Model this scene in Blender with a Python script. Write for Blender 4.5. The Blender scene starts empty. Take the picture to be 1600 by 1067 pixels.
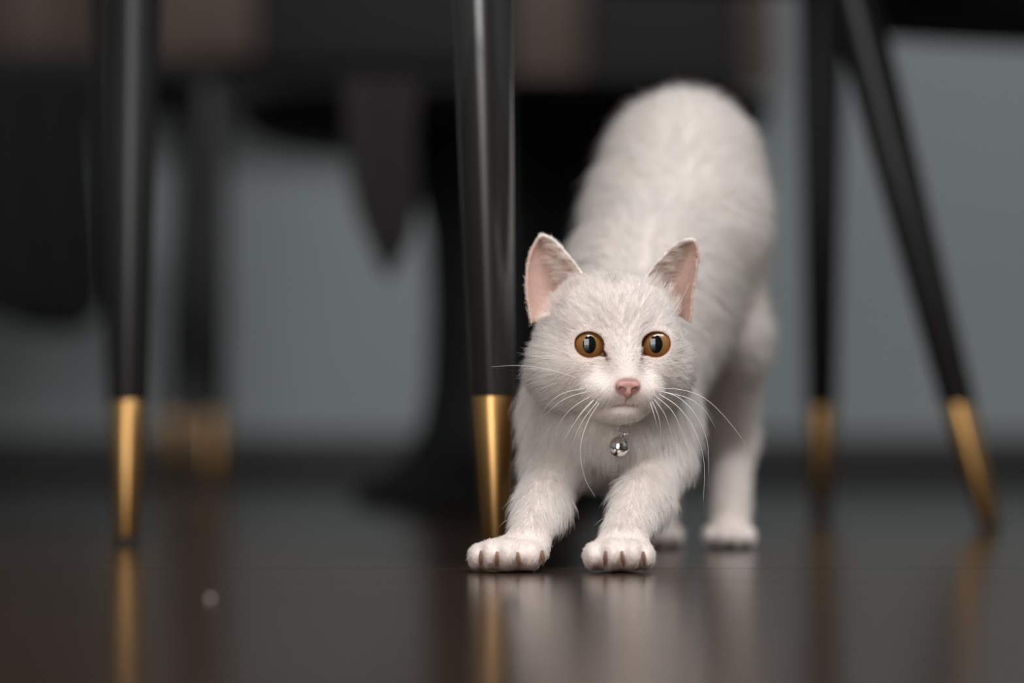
import bpy, math, random
import numpy as np
from mathutils import Vector, Matrix

random.seed(7)
rng = np.random.default_rng(11)
scene = bpy.context.scene
COL = scene.collection

# ------------------------------------------------------------------ camera
F = 4667.0                    # focal length in pixels of the 1600 px frame (105 mm)
HC = 0.0736                   # lens height above the floor
PITCH = math.atan((672 - 533.5) / F)
cam_d = bpy.data.cameras.new('camera')
cam = bpy.data.objects.new('camera', cam_d)
COL.objects.link(cam)
cam_d.sensor_width = 36.0
cam_d.lens = F / 1600 * 36.0
cam.location = (0, 0, HC)
cam.rotation_euler = (math.pi / 2 + PITCH, 0, 0)
cam_d.clip_start = 0.05
cam_d.dof.use_dof = True
cam_d.dof.focus_distance = 1.566
cam_d.dof.aperture_fstop = 2.5
scene.camera = cam

# ------------------------------------------------------------------ world, lights, exposure
w = bpy.data.worlds.new('world')
scene.world = w
w.use_nodes = True
w.node_tree.nodes['Background'].inputs[0].default_value = (0.95, 0.97, 1.0, 1)
w.node_tree.nodes['Background'].inputs[1].default_value = 0.045

def area(name, loc, target, sx, sy, power, color):
    l = bpy.data.lights.new(name, 'AREA')
    l.shape = 'RECTANGLE'; l.size = sx; l.size_y = sy
    l.energy = power; l.color = color
    o = bpy.data.objects.new(name, l)
    COL.objects.link(o)
    o.location = loc
    d = Vector(target) - Vector(loc)
    o.rotation_euler = d.to_track_quat('-Z', 'Y').to_euler()
    return o

area('ceiling_lamp_offscreen', (0.75, 0.1, 2.4), (0.15, 1.6, 0.1), 2.6, 0.8, 78, (0.97, 0.98, 1.0))
area('window_behind_camera_offscreen', (-0.75, -1.5, 1.05), (-0.3, 1.7, 0.95), 1.5, 2.0, 40, (1.0, 0.98, 0.96))

vs = scene.view_settings
vs.view_transform = 'Standard'; vs.look = 'None'; vs.gamma = 1.0
vs.use_curve_mapping = False
vs.exposure = 0.08

# ------------------------------------------------------------------ helpers
def at(px, py, D):
    """point seen at photo pixel (px,py) at depth y = D"""
    dx = (px - 800) / F; dy = (533.5 - py) / F
    ca, sa = math.cos(PITCH), math.sin(PITCH)
    d = Vector((dx, ca - dy * sa, sa + dy * ca))
    return Vector((0, 0, HC)) + d * (D / d.y)

def on_floor(px, py):
    p0 = at(px, py, 1.0)
    t = HC / (HC - p0.z)
    return Vector((p0.x * t, t, 0))

def mesh_obj(name, verts, faces, mat, parent=None, smooth=True):
    me = bpy.data.meshes.new(name)
    me.from_pydata([tuple(v) for v in verts], [], faces)
    if smooth:
        me.shade_smooth()
        me.set_sharp_from_angle(angle=math.radians(50))
    if mat: me.materials.append(mat)
    o = bpy.data.objects.new(name, me)
    COL.objects.link(o)
    if parent: o.parent = parent
    return o

def empty(name, loc=(0, 0, 0)):
    o = bpy.data.objects.new(name, None)
    COL.objects.link(o)
    o.location = loc
    o.empty_display_size = 0.05
    return o

def tag(o, label, cat, group=None, kind=None):
    if label: o['label'] = label
    if cat: o['category'] = cat
    if group: o['group'] = group
    if kind: o['kind'] = kind
    return o

def child(o, parent):
    o.parent = parent
    o.matrix_parent_inverse = Matrix.Translation(-parent.location)
    return o

def rings(name, sections, mat, parent=None, n=24, cap=True, bevel_caps=False):
    """sections: (x, y, z, r) horizontal rings"""
    v, f = [], []
    for (x, y, z, r) in sections:
        for i in range(n):
            a = 2 * math.pi * i / n
            v.append((x + r * math.cos(a), y + r * math.sin(a), z))
    m = len(sections)
    for j in range(m - 1):
        for i in range(n):
            k = (i + 1) % n
            f.append((j * n + i, j * n + k, (j + 1) * n + k, (j + 1) * n + i))
    if cap:
        f.append(tuple(reversed(range(n))))
        f.append(tuple(range((m - 1) * n, m * n)))
    o = mesh_obj(name, v, f, mat)
    if parent: child(o, parent)
    return o

def rbox(name, cx, cy, cz, sx, sy, sz, r, mat, parent=None, rot=0.0, seg=3):
    import bmesh
    bm = bmesh.new()
    bmesh.ops.create_cube(bm, size=1.0)
    bmesh.ops.scale(bm, vec=(sx, sy, sz), verts=bm.verts)
    if r > 0:
        bmesh.ops.bevel(bm, geom=list(bm.edges), offset=r, segments=seg, profile=0.5, affect='EDGES')
    bmesh.ops.rotate(bm, cent=(0, 0, 0), matrix=Matrix.Rotation(rot, 3, 'Z'), verts=bm.verts)
    bmesh.ops.translate(bm, vec=(cx, cy, cz), verts=bm.verts)
    me = bpy.data.meshes.new(name)
    bm.to_mesh(me); bm.free()
    if r > 0: me.shade_smooth()
    me.materials.append(mat)
    o = bpy.data.objects.new(name, me)
    COL.objects.link(o)
    if parent: child(o, parent)
    return o

# ------------------------------------------------------------------ materials
def new_mat(name):
    m = bpy.data.materials.new(name); m.use_nodes = True
    nt = m.node_tree
    return m, nt, nt.nodes['Principled BSDF']

def plain(name, col, rough=0.5, metal=0.0, spec=0.5, noise=0.0, nscale=30, bump=0.0, coat=0.0):
    m, nt, b = new_mat(name)
    b.inputs['Base Color'].default_value = (*col, 1)
    b.inputs['Roughness'].default_value = rough
    b.inputs['Metallic'].default_value = metal
    b.inputs['Specular IOR Level'].default_value = spec
    b.inputs['Coat Weight'].default_value = coat
    if noise > 0 or bump > 0:
        tc = nt.nodes.new('ShaderNodeTexCoord')
        nz = nt.nodes.new('ShaderNodeTexNoise')
        nz.inputs['Scale'].default_value = nscale
        nz.inputs['Detail'].default_value = 5
        nt.links.new(tc.outputs['Object'], nz.inputs['Vector'])
        if noise > 0:
            mx = nt.nodes.new('ShaderNodeMix'); mx.data_type = 'RGBA'
            mx.inputs[6].default_value = (*[c * (1 - noise) for c in col], 1)
            mx.inputs[7].default_value = (*[min(1, c * (1 + noise)) for c in col], 1)
            nt.links.new(nz.outputs[0], mx.inputs[0])
            nt.links.new(mx.outputs[2], b.inputs['Base Color'])
        if bump > 0:
            bp = nt.nodes.new('ShaderNodeBump')
            bp.inputs['Strength'].default_value = bump
            bp.inputs['Distance'].default_value = 0.002
            nt.links.new(nz.outputs[0], bp.inputs['Height'])
            nt.links.new(bp.outputs[0], b.inputs['Normal'])
    return m

M_black = plain('black_satin_lacquer', (0.016, 0.015, 0.0145), 0.34, 0.0, 0.5, noise=0.15, nscale=40)
M_table_leg = plain('black_gloss_lacquer', (0.016, 0.015, 0.0145), 0.27, 0.0, 1.0, noise=0.15, nscale=40, coat=0.6)
M_gold = plain('brushed_brass', (0.60, 0.34, 0.13), 0.34, 1.0, 0.5, noise=0.08, nscale=60)
M_rubber = plain('black_rubber', (0.008, 0.008, 0.008), 0.7)
M_velvet = plain('black_velvet', (0.012, 0.012, 0.012), 0.9, noise=0.3, nscale=200, bump=0.2)
M_blackplastic = plain('black_plastic', (0.007, 0.007, 0.0065), 0.55)
M_cloth = plain('charcoal_cloth', (0.065, 0.056, 0.057), 0.95, noise=0.25, nscale=60, bump=0.3)
M_cloth_dark = plain('black_cloth', (0.006, 0.0055, 0.0058), 0.95, noise=0.25, nscale=60, bump=0.3)
M_brownwood = plain('brown_wood', (0.075, 0.044, 0.029), 0.5, noise=0.3, nscale=8)
M_shadewood = plain('wood_painted_shade', (0.006, 0.0045, 0.004), 0.7, noise=0.3, nscale=8)  # near-black wood colour stands in for shade between the brown doors
M_tabletop = plain('dark_table_wood', (0.05, 0.03, 0.02), 0.4, noise=0.3, nscale=6)
M_wall = plain('grey_wall_paint', (0.33, 0.36, 0.36), 0.85, noise=0.04, nscale=3, bump=0.05)
M_base = plain('black_skirting', (0.016, 0.016, 0.015), 0.5, noise=0.2, nscale=20)
M_crumb = plain('pale_crumb', (0.75, 0.65, 0.55), 0.35)

def wood_floor():
    m, nt, b = new_mat('dark_wood_plank')
    N = nt.nodes; L = nt.links
    tc = N.new('ShaderNodeTexCoord'); oi = N.new('ShaderNodeObjectInfo')
    add = N.new('ShaderNodeVectorMath'); add.operation = 'ADD'
    mul = N.new('ShaderNodeVectorMath'); mul.operation = 'MULTIPLY'
    sc = N.new('ShaderNodeVectorMath'); sc.operation = 'SCALE'
    L.new(oi.outputs['Location'], sc.inputs[0]); sc.inputs['Scale'].default_value = 3.7
    L.new(tc.outputs['Object'], add.inputs[0]); L.new(sc.outputs[0], add.inputs[1])
    mul.inputs[1].default_value = (3, 45, 45)
    L.new(add.outputs[0], mul.inputs[0])
    nz = N.new('ShaderNodeTexNoise'); nz.inputs['Scale'].default_value = 1.5
    nz.inputs['Detail'].default_value = 6; nz.inputs['Distortion'].default_value = 0.6
    L.new(mul.outputs[0], nz.inputs['Vector'])
    mx = N.new('ShaderNodeMix'); mx.data_type = 'RGBA'
    mx.inputs[6].default_value = (0.022, 0.0125, 0.008, 1)
    mx.inputs[7].default_value = (0.050, 0.028, 0.018, 1)
    L.new(nz.outputs[0], mx.inputs[0])
    L.new(mx.outputs[2], b.inputs['Base Color'])
    b.inputs['Roughness'].default_value = 0.2
    b.inputs['Specular IOR Level'].default_value = 0.25
    n2 = N.new('ShaderNodeTexNoise'); n2.inputs['Scale'].default_value = 1.0
    n2.inputs['Detail'].default_value = 4
    m2 = N.new('ShaderNodeVectorMath'); m2.operation = 'MULTIPLY'
    m2.inputs[1].default_value = (12, 160, 1)
    L.new(add.outputs[0], m2.inputs[0]); L.new(m2.outputs[0], n2.inputs['Vector'])
    bp = N.new('ShaderNodeBump'); bp.inputs['Strength'].default_value = 0.12
    bp.inputs['Distance'].default_value = 0.0006
    L.new(n2.outputs[0], bp.inputs['Height']); L.new(bp.outputs[0], b.inputs['Normal'])
    return m
M_floor = wood_floor()
M_sub = plain('dark_subfloor', (0.006, 0.004, 0.003), 0.8)

# ------------------------------------------------------------------ setting
XMIN, XMAX, YMIN, YMAX = -2.4, 2.4, -1.6, 4.2
floor = rbox('floor', 0, (YMIN + YMAX) / 2, -0.018, XMAX - XMIN, YMAX - YMIN, 0.02, 0, M_sub)
tag(floor, 'dark glossy brown wooden plank floor', 'floor', kind='structure')
PW, PLEN, GAP = 0.132, 1.2, 0.0012
y0 = 1.592 - PW * 24
plank_me = None
row = 0
y = y0
while y + PW <= YMAX + 0.001:
    if y >= YMIN:
        off = -(row % 3) * 0.43
        for k in range(5):
            xa = max(XMIN + off + k * PLEN, XMIN); xb = min(XMIN + off + (k + 1) * PLEN, XMAX)
            if xb - xa < 0.05: continue
            ln = round(xb - xa, 3)
            key = 'floor_plank_%.3f' % ln
            me = bpy.data.meshes.get(key)
            if me is None:
                o = rbox(key, 0, 0, 0, ln - GAP, PW - GAP, 0.008, 0.0007, M_floor, seg=1)
                me = o.data; me.name = key
                me.shade_flat()
                bpy.data.objects.remove(o)
            o = bpy.data.objects.new('floor_plank', me)
            COL.objects.link(o)
            o.location = ((xa + xb) / 2, y + PW / 2, -0.004)
            child(o, floor)
    row += 1
    y += PW
wall = rbox('wall_back', 0, YMAX + 0.05, 1.25, XMAX - XMIN, 0.1, 2.54, 0, M_wall)
tag(wall, 'plain grey painted back wall', 'wall', kind='structure')
for side, sx in (('left', -1), ('right', 1)):
    wl = rbox('wall_' + side, sx * (XMAX + 0.05), (YMIN + YMAX) / 2, 1.25, 0.1, YMAX - YMIN, 2.54, 0, M_wall)
    tag(wl, 'plain grey painted %s side wall' % side, 'wall', kind='structure')
    bs = rbox('baseboard_' + side, sx * (XMAX - 0.009), (YMIN + YMAX - 0.02) / 2, 0.034, 0.018, YMAX - YMIN - 0.02, 0.068, 0.003, M_base)
    tag(bs, 'low black skirting board along the %s side wall' % side, 'baseboard', kind='structure')
bb = rbox('baseboard_back', 0, YMAX - 0.009, 0.034, XMAX - XMIN, 0.018, 0.068, 0.003, M_base)
tag(bb, 'low black skirting board along the grey wall', 'baseboard', kind='structure')

# ------------------------------------------------------------------ furniture
def leg(parent, foot, top, r0=0.0068, rf=0.0108, rt=0.0172, hf=0.093, mat=None):
    fx, fy = foot; tx, ty, tz = top
    def P(z): t = z / tz; return fx + (tx - fx) * t, fy + (ty - fy) * t
    def S(z, r): x, y = P(z); return (x, y, z, r)
    l = rings('leg', [S(hf, rf), S(hf + 0.001, rf + 0.0006), S((hf + tz) * .5, (rf + rt) * .5 + .0004), S(tz, rt)], mat or M_black, parent)
    g = rings('ferrule', [S(0.005, r0 - 0.0006), S(0.006, r0), S(hf - 0.001, rf), S(hf + 0.0004, rf - 0.0005)], M_gold)
    g.parent = l; g.matrix_parent_inverse = l.matrix_parent_inverse
    g['label'] = 'brass tip of the leg'
    c = rings('foot_cap', [S(0.0, r0 - 0.001), S(0.0055, r0 - 0.0008)], M_rubber)
    c.parent = l; c.matrix_parent_inverse = l.matrix_parent_inverse
    l['label'] = 'black tapered leg'
    # sub-parts live in the thing's space
    for s in (g, c):
        s.matrix_parent_inverse = Matrix.Identity(4)
    return l

def superellipse_ring(cx, cy, z, a, b, rot, n=40, p=3.2):
    out = []
    for i in range(n):
        t = 2 * math.pi * i / n
        c, s = math.cos(t), math.sin(t)
        x = a * math.copysign(abs(c) ** (2 / p), c); y = b * math.copysign(abs(s) ** (2 / p), s)
        out.append((cx + x * math.cos(rot) - y * math.sin(rot), cy + x * math.sin(rot) + y * math.cos(rot), z))
    return out

def loft(name, loops, mat, parent=None):
    n = len(loops[0]); v = [p for l in loops for p in l]; f = []
    for j in range(len(loops) - 1):
        for i in range(n):
            k = (i + 1) % n
            f.append((j * n + i, j * n + k, (j + 1) * n + k, (j + 1) * n + i))
    f.append(tuple(reversed(range(n)))); f.append(tuple(range((len(loops) - 1) * n, len(loops) * n)))
    o = mesh_obj(name, v, f, mat)
    if parent: child(o, parent)
    return o

def upholstered_chair(label, group, feet, centre, half, zb, rot, back_dir, splay=0.14, bh=0.36, th=1.0, lk=1.0):
    t = empty('dining_chair', (centre[0], centre[1], 0))
    tag(t, label, 'chair', group)
    cx, cy = centre; a, b = half
    loft('seat', [superellipse_ring(cx, cy, zb + dz * th, a * s, b * s, rot) for dz, s in
                  ((0, .90), (.006, .95), (.02, .985), (.05, 1.0), (.075, .985), (.088, .94), (.094, .85))], M_velvet, t)
    # curved backrest shell
    v, f = [], []
    nb, nz = 22, 8
    for side in (0, 1):
        for j in range(nz + 1):
            h = j / nz
            for i in range(nb + 1):
                u = -1 + 2 * i / nb
                ang = back_dir + u * 1.15
                rr = (1.0 if side == 0 else 0.86) + 0.10 * h
                zz = zb + 0.06 + h * bh * (1 - 0.28 * u * u)
                v.append((cx + a * rr * math.cos(ang), cy + b * rr * math.sin(ang), zz))
    st = (nz + 1) * (nb + 1)
    for j in range(nz):
        for i in range(nb):
            q = [j * (nb + 1) + i, j * (nb + 1) + i + 1, (j + 1) * (nb + 1) + i + 1, (j + 1) * (nb + 1) + i]
            f.append(tuple(q)); f.append(tuple(st + k for k in reversed(q)))
    for i in range(nb):
        for j in (0, nz):
            k = j * (nb + 1) + i
            f.append((k, k + 1, st + k + 1, st + k))
    for j in range(nz):
        for i in (0, nb):
            k = j * (nb + 1) + i
            f.append((k, k + nb + 1, st + k + nb + 1, st + k))
    o = mesh_obj('backrest', v, f, M_velvet); child(o, t)
    for ft in feet:
        fx, fy = ft[0], ft[1]
        if len(ft) == 4: tx, ty = ft[2], ft[3]
        else: tx, ty = fx + (cx - fx) * splay, fy + (cy - fy) * splay
        leg(t, (fx, fy), (tx, ty, zb + 0.01), .0068 * lk, .0108 * lk, .0172 * lk)
    return t

G = 'black dining chairs with brass tipped legs'
pL = on_floor(198, 852); pR = on_floor(1548, 828); pF = on_floor(1283, 808)
# chair standing left of the table
upholstered_chair('black dining chair with upright brass tipped leg standing clear of the table', G,
    [(pL.x, pL.y, pL.x - 0.001, pL.y + 0.05), (-0.62, 1.90), (pL.x * 2.28 / pL.y, 2.28, -0.30, 2.23), (-0.66, 2.28)],
    (-0.45, 2.09), (0.24, 0.23), 0.43, 0.0, math.pi, 0.12, 0.36, 1.0, 1.08)
# chair tucked under the table behind the cat
fr = (-0.0105, 2.07); fo = (-0.0122, 2.40)
upholstered_chair('black dining chair with splayed brass tipped legs tucked under the table behind the cat', G,
    [(pR.x, pR.y, pR.x - 0.112, pR.y + 0.01), (pF.x, pF.y, pF.x - 0.003, pF.y - 0.05), (*fr, -0.021, 2.10), (*fo, -0.022, 2.38)],
    (0.155, 2.30), (0.19, 0.20), 0.437, -1.29, -1.29, 0.14, 0.14, 1.0, 1.18)
# far chair by the wall
pE = on_floor(333, 771); pE2 = Vector((-0.425, 3.74, 0))
upholstered_chair('black dining chair standing far back before the grey wall under the wooden cabinet', G,
    [(pE.x, pE.y, pE.x - 0.010, pE.y + 0.03), (pE2.x, pE2.y, pE2.x + 0.035, pE2.y - 0.03), (-0.80, 3.5), (-0.84, 3.76)],
    (-0.60, 3.62), (0.25, 0.22), 0.47, 0.0, math.pi, 0.10, 0.36, 0.42, 1.5)

# table
pM = on_floor(777, 876)
t = empty('dining_table', (0.63, 2.12, 0))
tag(t, 'dark wooden dining table on black legs with brass tips, one leg beside the cat', 'table')
rbox('table_top', 0.63, 2.14, 0.735, 1.44, 1.02, 0.03, 0.006, M_tabletop, t)
rbox('apron', 0.63, 1.70, 0.69, 1.26, 0.02, 0.06, 0.002, M_black, t)
rbox('apron', 0.63, 2.59, 0.69, 1.26, 0.02, 0.06, 0.002, M_black, t)
rbox('apron', -0.005, 2.145, 0.69, 0.02, 0.87, 0.06, 0.002, M_black, t)
rbox('apron', 1.265, 2.145, 0.69, 0.02, 0.87, 0.06, 0.002, M_black, t)
leg(t, (pM.x, pM.y), (pM.x - 0.020, pM.y + 0.01, 0.72), 0.0076, 0.0121, 0.0255, 0.093, M_table_leg)
leg(t, (1.26, 1.69), (1.28, 1.70, 0.72), 0.0076, 0.0121, 0.0255, 0.093, M_table_leg)
leg(t, (pM.x * 2.6 / pM.y, 2.6), (pM.x * 2.6 / pM.y - 0.02, 2.59, 0.72), 0.0068, 0.0108, 0.022, 0.093, M_table_leg)
leg(t, (1.26, 2.6), (1.28, 2.59, 0.72), 0.0076, 0.0121, 0.0255, 0.093, M_table_leg)

# pedestal chair
cx, cy = at(787, 600, 3.0).x, 3.0
t = empty('pedestal_stool', (cx, cy, 0))
tag(t, 'black bucket stool on one trumpet shaped pedestal behind the table leg', 'stool')
rings('base', [(cx, cy, 0, .150), (cx, cy, .006, .153), (cx, cy, .014, .148), (cx, cy, .03, .122), (cx, cy, .05, .098),
               (cx, cy, .08, .084), (cx, cy, .12, .077)], M_blackplastic, t, n=48)
rings('stem', [(cx, cy, .119, .077), (cx, cy, .2, .075), (cx, cy, .27, .078), (cx, cy, .32, .090), (cx, cy, .355, .13)], M_blackplastic, t, n=40)
seat = []
for z, s in ((.352, .52), (.357, .70), (.363, .86), (.373, .96), (.388, 1.01), (.396, 1.0), (.399, .94), (.392, .80), (.386, .5)):
    seat.append(superellipse_ring(cx, cy, z, .265 * s, .25 * s, 0, p=2.6))
loft('seat', seat, M_blackplastic, t)
# bench at the right
bx, by, br = 0.66, 2.66, 0.32
t = empty('bench', (bx, by, 0))
tag(t, 'black upholstered bench with low seat beyond the splayed brass tipped leg', 'bench')
loft('seat', [superellipse_ring(bx, by, .43 + dz, .36 * s, .17 * s, br, p=5) for dz, s in
              ((0, .96), (.008, .985), (.03, 1.0), (.07, 1.0), (.085, .98), (.092, .93))], M_velvet, t)
rot = Matrix.Rotation(br, 2)
for sx, sy in ((-.11, -.13), (-.04, .13), (.31, -.13), (.31, .13)):
    q = rot @ Vector((sx, sy))
    leg(t, (bx + q.x, by + q.y), (bx + q.x * .96, by + q.y * .9, .435))

# wall cabinet with brown doors; the near-black ones are invented to paint in shade
def px_x(px, D): return (px - 800) / F * D
D_c = 3.95
t = empty('wall_cabinet', (px_x(600, D_c), 4.08, 0.56))
tag(t, 'long wall hung wooden cabinet with brown doors and added doors coloured dark as shade on the grey wall', 'cabinet')
xa, xb = px_x(-260, D_c), px_x(1216, D_c)
rbox('body', (xa + xb) / 2, 4.085, 0.79, xb - xa, 0.23, 0.42, 0.003, M_shadewood, t)
for (p0, p1, zb, mat) in ((-258, 90, .575, M_brownwood), (94, 398, .568, M_brownwood), (402, 792, .56, M_shadewood), (797, 912, .540, M_brownwood),
                      (916, 1160, .535, M_shadewood), (1164, 1214, .530, M_brownwood)):
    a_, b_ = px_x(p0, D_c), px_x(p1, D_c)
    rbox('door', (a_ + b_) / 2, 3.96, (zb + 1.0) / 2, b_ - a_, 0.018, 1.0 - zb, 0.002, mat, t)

# hanging cloths
def hanging_cloth(name, label, cat, group, outline, D, mat, folds, amp, thick=0.006):
    """outline: (py, px_left, px_right) rows from the top down; a folded cloth hanging at depth D"""
    nu = 36
    v, f = [], []
    rows = []
    o_ = outline
    for i in range(len(o_) - 1):
        for s in range(4):
            k = s / 4
            rows.append(tuple(o_[i][c] * (1 - k) + o_[i + 1][c] * k for c in range(3)))
    rows.append(o_[-1])
    for side in (0, 1):
        for r, (py, l, rr) in enumerate(rows):
            for i in range(nu + 1):
                u = i / nu
                p = at(l + (rr - l) * u, py, D)
                p.y += amp * math.sin(u * folds * 2 * math.pi + .5 * r / len(rows)) * (.4 + .6 * r / len(rows)) + side * thick
                v.append(p)
    n = nu + 1; st = len(rows) * n
    for r in range(len(rows) - 1):
        for i in range(nu):
            q = (r * n + i, r * n + i + 1, (r + 1) * n + i + 1, (r + 1) * n + i)
            f.append(tuple(reversed(q))); f.append(tuple(st + k for k in q))
    for i in range(nu):
        for r in (0, len(rows) - 1):
            k = r * n + i; f.append((k, k + 1, st + k + 1, st + k))
    for r in range(len(rows) - 1):
        for i in (0, nu):
            k = r * n + i; f.append((k, k + n, st + k + n, st + k))
    o = mesh_obj(name, v, f, mat)
    tag(o, label, cat, group)
    return o
hanging_cloth('hanging_jacket', 'black jacket hanging from the far dining chair down over the grey wall', 'jacket', None,
    [(120, -120, 150), (200, -120, 148), (300, -110, 158), (380, -100, 164), (440, -90, 166), (480, -60, 160), (505, 20, 140), (520, 60, 120)], 3.36, M_cloth_dark, 4, 0.02)
hanging_cloth('hanging_scarf', 'charcoal cloth end hanging from the pedestal stool seat before the grey wall', 'cloth', None,
    [(118, 535, 660), (220, 540, 650), (280, 545, 655), (330, 556, 652), (380, 576, 640), (410, 590, 622), (432, 600, 610)], 2.735, M_cloth, 2, 0.008)

# crumb
c = on_floor(329, 938)
ico = []
import bmesh
bm = bmesh.new(); bmesh.ops.create_icosphere(bm, subdivisions=2, radius=0.0011)
for vv in bm.verts:
    vv.co *= 1 + 0.25 * math.sin(vv.co.x * 5000) * math.cos(vv.co.y * 4000)
    vv.co.z = max(vv.co.z, -0.0009)
me = bpy.data.meshes.new('crumb'); bm.to_mesh(me); bm.free(); me.materials.append(M_crumb)
o = bpy.data.objects.new('crumb', me); COL.objects.link(o); o.location = (c.x, c.y, 0.0009)
tag(o, 'tiny pale crumb lying on the dark wooden floor', 'crumb')

# ================================================================== THE CAT
def grade(pieces):
    out = []
    for a, b, h in pieces:
        n = max(1, int(round((b - a) / h)))
        out.append(np.linspace(a, b, n, endpoint=False))
    out.append(np.array([pieces[-1][1]]))
    return np.concatenate(out)

class Field:
    def __init__(s, gx, gy, gz):
        s.g = (gx, gy, gz)
        s.d = np.full((len(gx), len(gy), len(gz)), 1.0, np.float32)
    def sub(s, lo, hi, margin=0.022):
        sl = []
        for g, a, b in zip(s.g, lo, hi):
            i0 = max(0, np.searchsorted(g, a - margin) - 1); i1 = min(len(g), np.searchsorted(g, b + margin) + 1)
            sl.append(slice(i0, max(i1, i0 + 1)))
        sl = tuple(sl)
        X = s.g[0][sl[0]][:, None, None].astype(np.float32)
        Y = s.g[1][sl[1]][None, :, None].astype(np.float32)
        Z = s.g[2][sl[2]][None, None, :].astype(np.float32)
        return sl, X, Y, Z
    def union(s, sl, b, k):
        a = s.d[sl]
        if k <= 0:
            s.d[sl] = np.minimum(a, b)
        else:
            h = np.clip(0.5 + 0.5 * (a - b) / k, 0, 1)
            s.d[sl] = a * (1 - h) + b * h - k * h * (1 - h)
    def cone(s, p, r1, q, r2, k):
        """rounded cone p,r1 -> q,r2"""
        p = np.array(p, float); q = np.array(q, float)
        R = max(r1, r2)
        sl, X, Y, Z = s.sub(np.minimum(p, q) - R, np.maximum(p, q) + R)
        ba = q - p
        l2 = float(ba @ ba); l = math.sqrt(l2)
        t = ((X - p[0]) * ba[0] + (Y - p[1]) * ba[1] + (Z - p[2]) * ba[2]) / l2
        # shift for cone slope, good enough
        t = np.clip(t, 0, 1)
        dx = X - p[0] - t * ba[0]; dy = Y - p[1] - t * ba[1]; dz = Z - p[2] - t * ba[2]
        d = np.sqrt(dx * dx + dy * dy + dz * dz) - (r1 + (r2 - r1) * t)
        s.union(sl, d.astype(np.float32), k)
    def ell(s, c, r, k, R=None, carve=False):
        """ellipsoid, R = 3x3 with local axes in columns"""
        c = np.array(c, float); r = np.array(r, float)
        m = r.max()
        sl, X, Y, Z = s.sub(c - m, c + m)
        dx, dy, dz = X - c[0], Y - c[1], Z - c[2]
        if R is not None:
            lx = dx * R[0][0] + dy * R[1][0] + dz * R[2][0]
            ly = dx * R[0][1] + dy * R[1][1] + dz * R[2][1]
            lz = dx * R[0][2] + dy * R[1][2] + dz * R[2][2]
        else: lx, ly, lz = dx, dy, dz
        k0 = np.sqrt((lx / r[0]) ** 2 + (ly / r[1]) ** 2 + (lz / r[2]) ** 2)
        k1 = np.sqrt((lx / r[0] ** 2) ** 2 + (ly / r[1] ** 2) ** 2 + (lz / r[2] ** 2) ** 2)
        d = (k0 * (k0 - 1) / np.maximum(k1, 1e-6)).astype(np.float32)
        d = np.where(k0 < 0.15, -r.min() * 0.85, d).astype(np.float32)
        if carve:
            a = s.d[sl]; b = -d
            h = np.clip(0.5 - 0.5 * (a - b) / k, 0, 1)
            s.d[sl] = a * (1 - h) + b * h + k * h * (1 - h)
        else:
            s.union(sl, d, k)

def surface_nets(gx, gy, gz, d):
    s = d < 0
    c = np.zeros(tuple(n - 1 for n in d.shape), np.uint8)
    for i in (0, 1):
        for j in (0, 1):
            for k in (0, 1):
                c += s[i:s.shape[0] - 1 + i, j:s.shape[1] - 1 + j, k:s.shape[2] - 1 + k]
    act = (c > 0) & (c < 8)
    I, J, K = np.nonzero(act)
    idx = np.full(act.shape, -1, np.int64); idx[I, J, K] = np.arange(len(I))
    acc = np.zeros((len(I), 3)); cnt = np.zeros(len(I))
    corners = [(i, j, k) for i in (0, 1) for j in (0, 1) for k in (0, 1)]
    for a in corners:
        for ax in range(3):
            if a[ax] == 1: continue
            b = list(a); b[ax] = 1
            da = d[I + a[0], J + a[1], K + a[2]]; db = d[I + b[0], J + b[1], K + b[2]]
            m = (da < 0) != (db < 0)
            t = np.where(m, da / np.where(m, da - db, 1), 0)
            pa = np.stack([gx[I + a[0]], gy[J + a[1]], gz[K + a[2]]], 1)
            pb = np.stack([gx[I + b[0]], gy[J + b[1]], gz[K + b[2]]], 1)
            acc += np.where(m[:, None], pa + (pb - pa) * t[:, None], 0); cnt += m
    V = acc / cnt[:, None]
    Q = []
    for ax in range(3):
        sh = [slice(None)] * 3; sh2 = [slice(None)] * 3
        sh[ax] = slice(0, -1); sh2[ax] = slice(1, None)
        m = s[tuple(sh)] != s[tuple(sh2)]
        E = np.array(np.nonzero(m)).T
        o1, o2 = [a for a in range(3) if a != ax]
        E = E[(E[:, o1] > 0) & (E[:, o2] > 0) & (E[:, o1] < d.shape[o1] - 1) & (E[:, o2] < d.shape[o2] - 1)]
        inside = s[E[:, 0], E[:, 1], E[:, 2]]
        def cell(u, v):
            q = E.copy(); q[:, o1] -= u; q[:, o2] -= v
            return idx[q[:, 0], q[:, 1], q[:, 2]]
        quad = np.stack([cell(1, 1), cell(0, 1), cell(0, 0), cell(1, 0)], 1)
        flip = inside if ax != 1 else ~inside
        quad[~flip] = quad[~flip][:, ::-1]
        Q.append(quad)
    return V, np.concatenate(Q)

def np_mesh(name, V, Q):
    me = bpy.data.meshes.new(name)
    me.vertices.add(len(V)); me.vertices.foreach_set('co', V.astype(np.float32).ravel())
    n = Q.shape[1]
    me.loops.add(len(Q) * n); me.loops.foreach_set('vertex_index', Q.astype(np.int32).ravel())
    me.polygons.add(len(Q))
    me.polygons.foreach_set('loop_start', np.arange(0, len(Q) * n, n, dtype=np.int32))
    me.polygons.foreach_set('loop_total', np.full(len(Q), n, np.int32))
    me.update(calc_edges=True); me.validate()
    me.shade_smooth()
    return me

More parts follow.
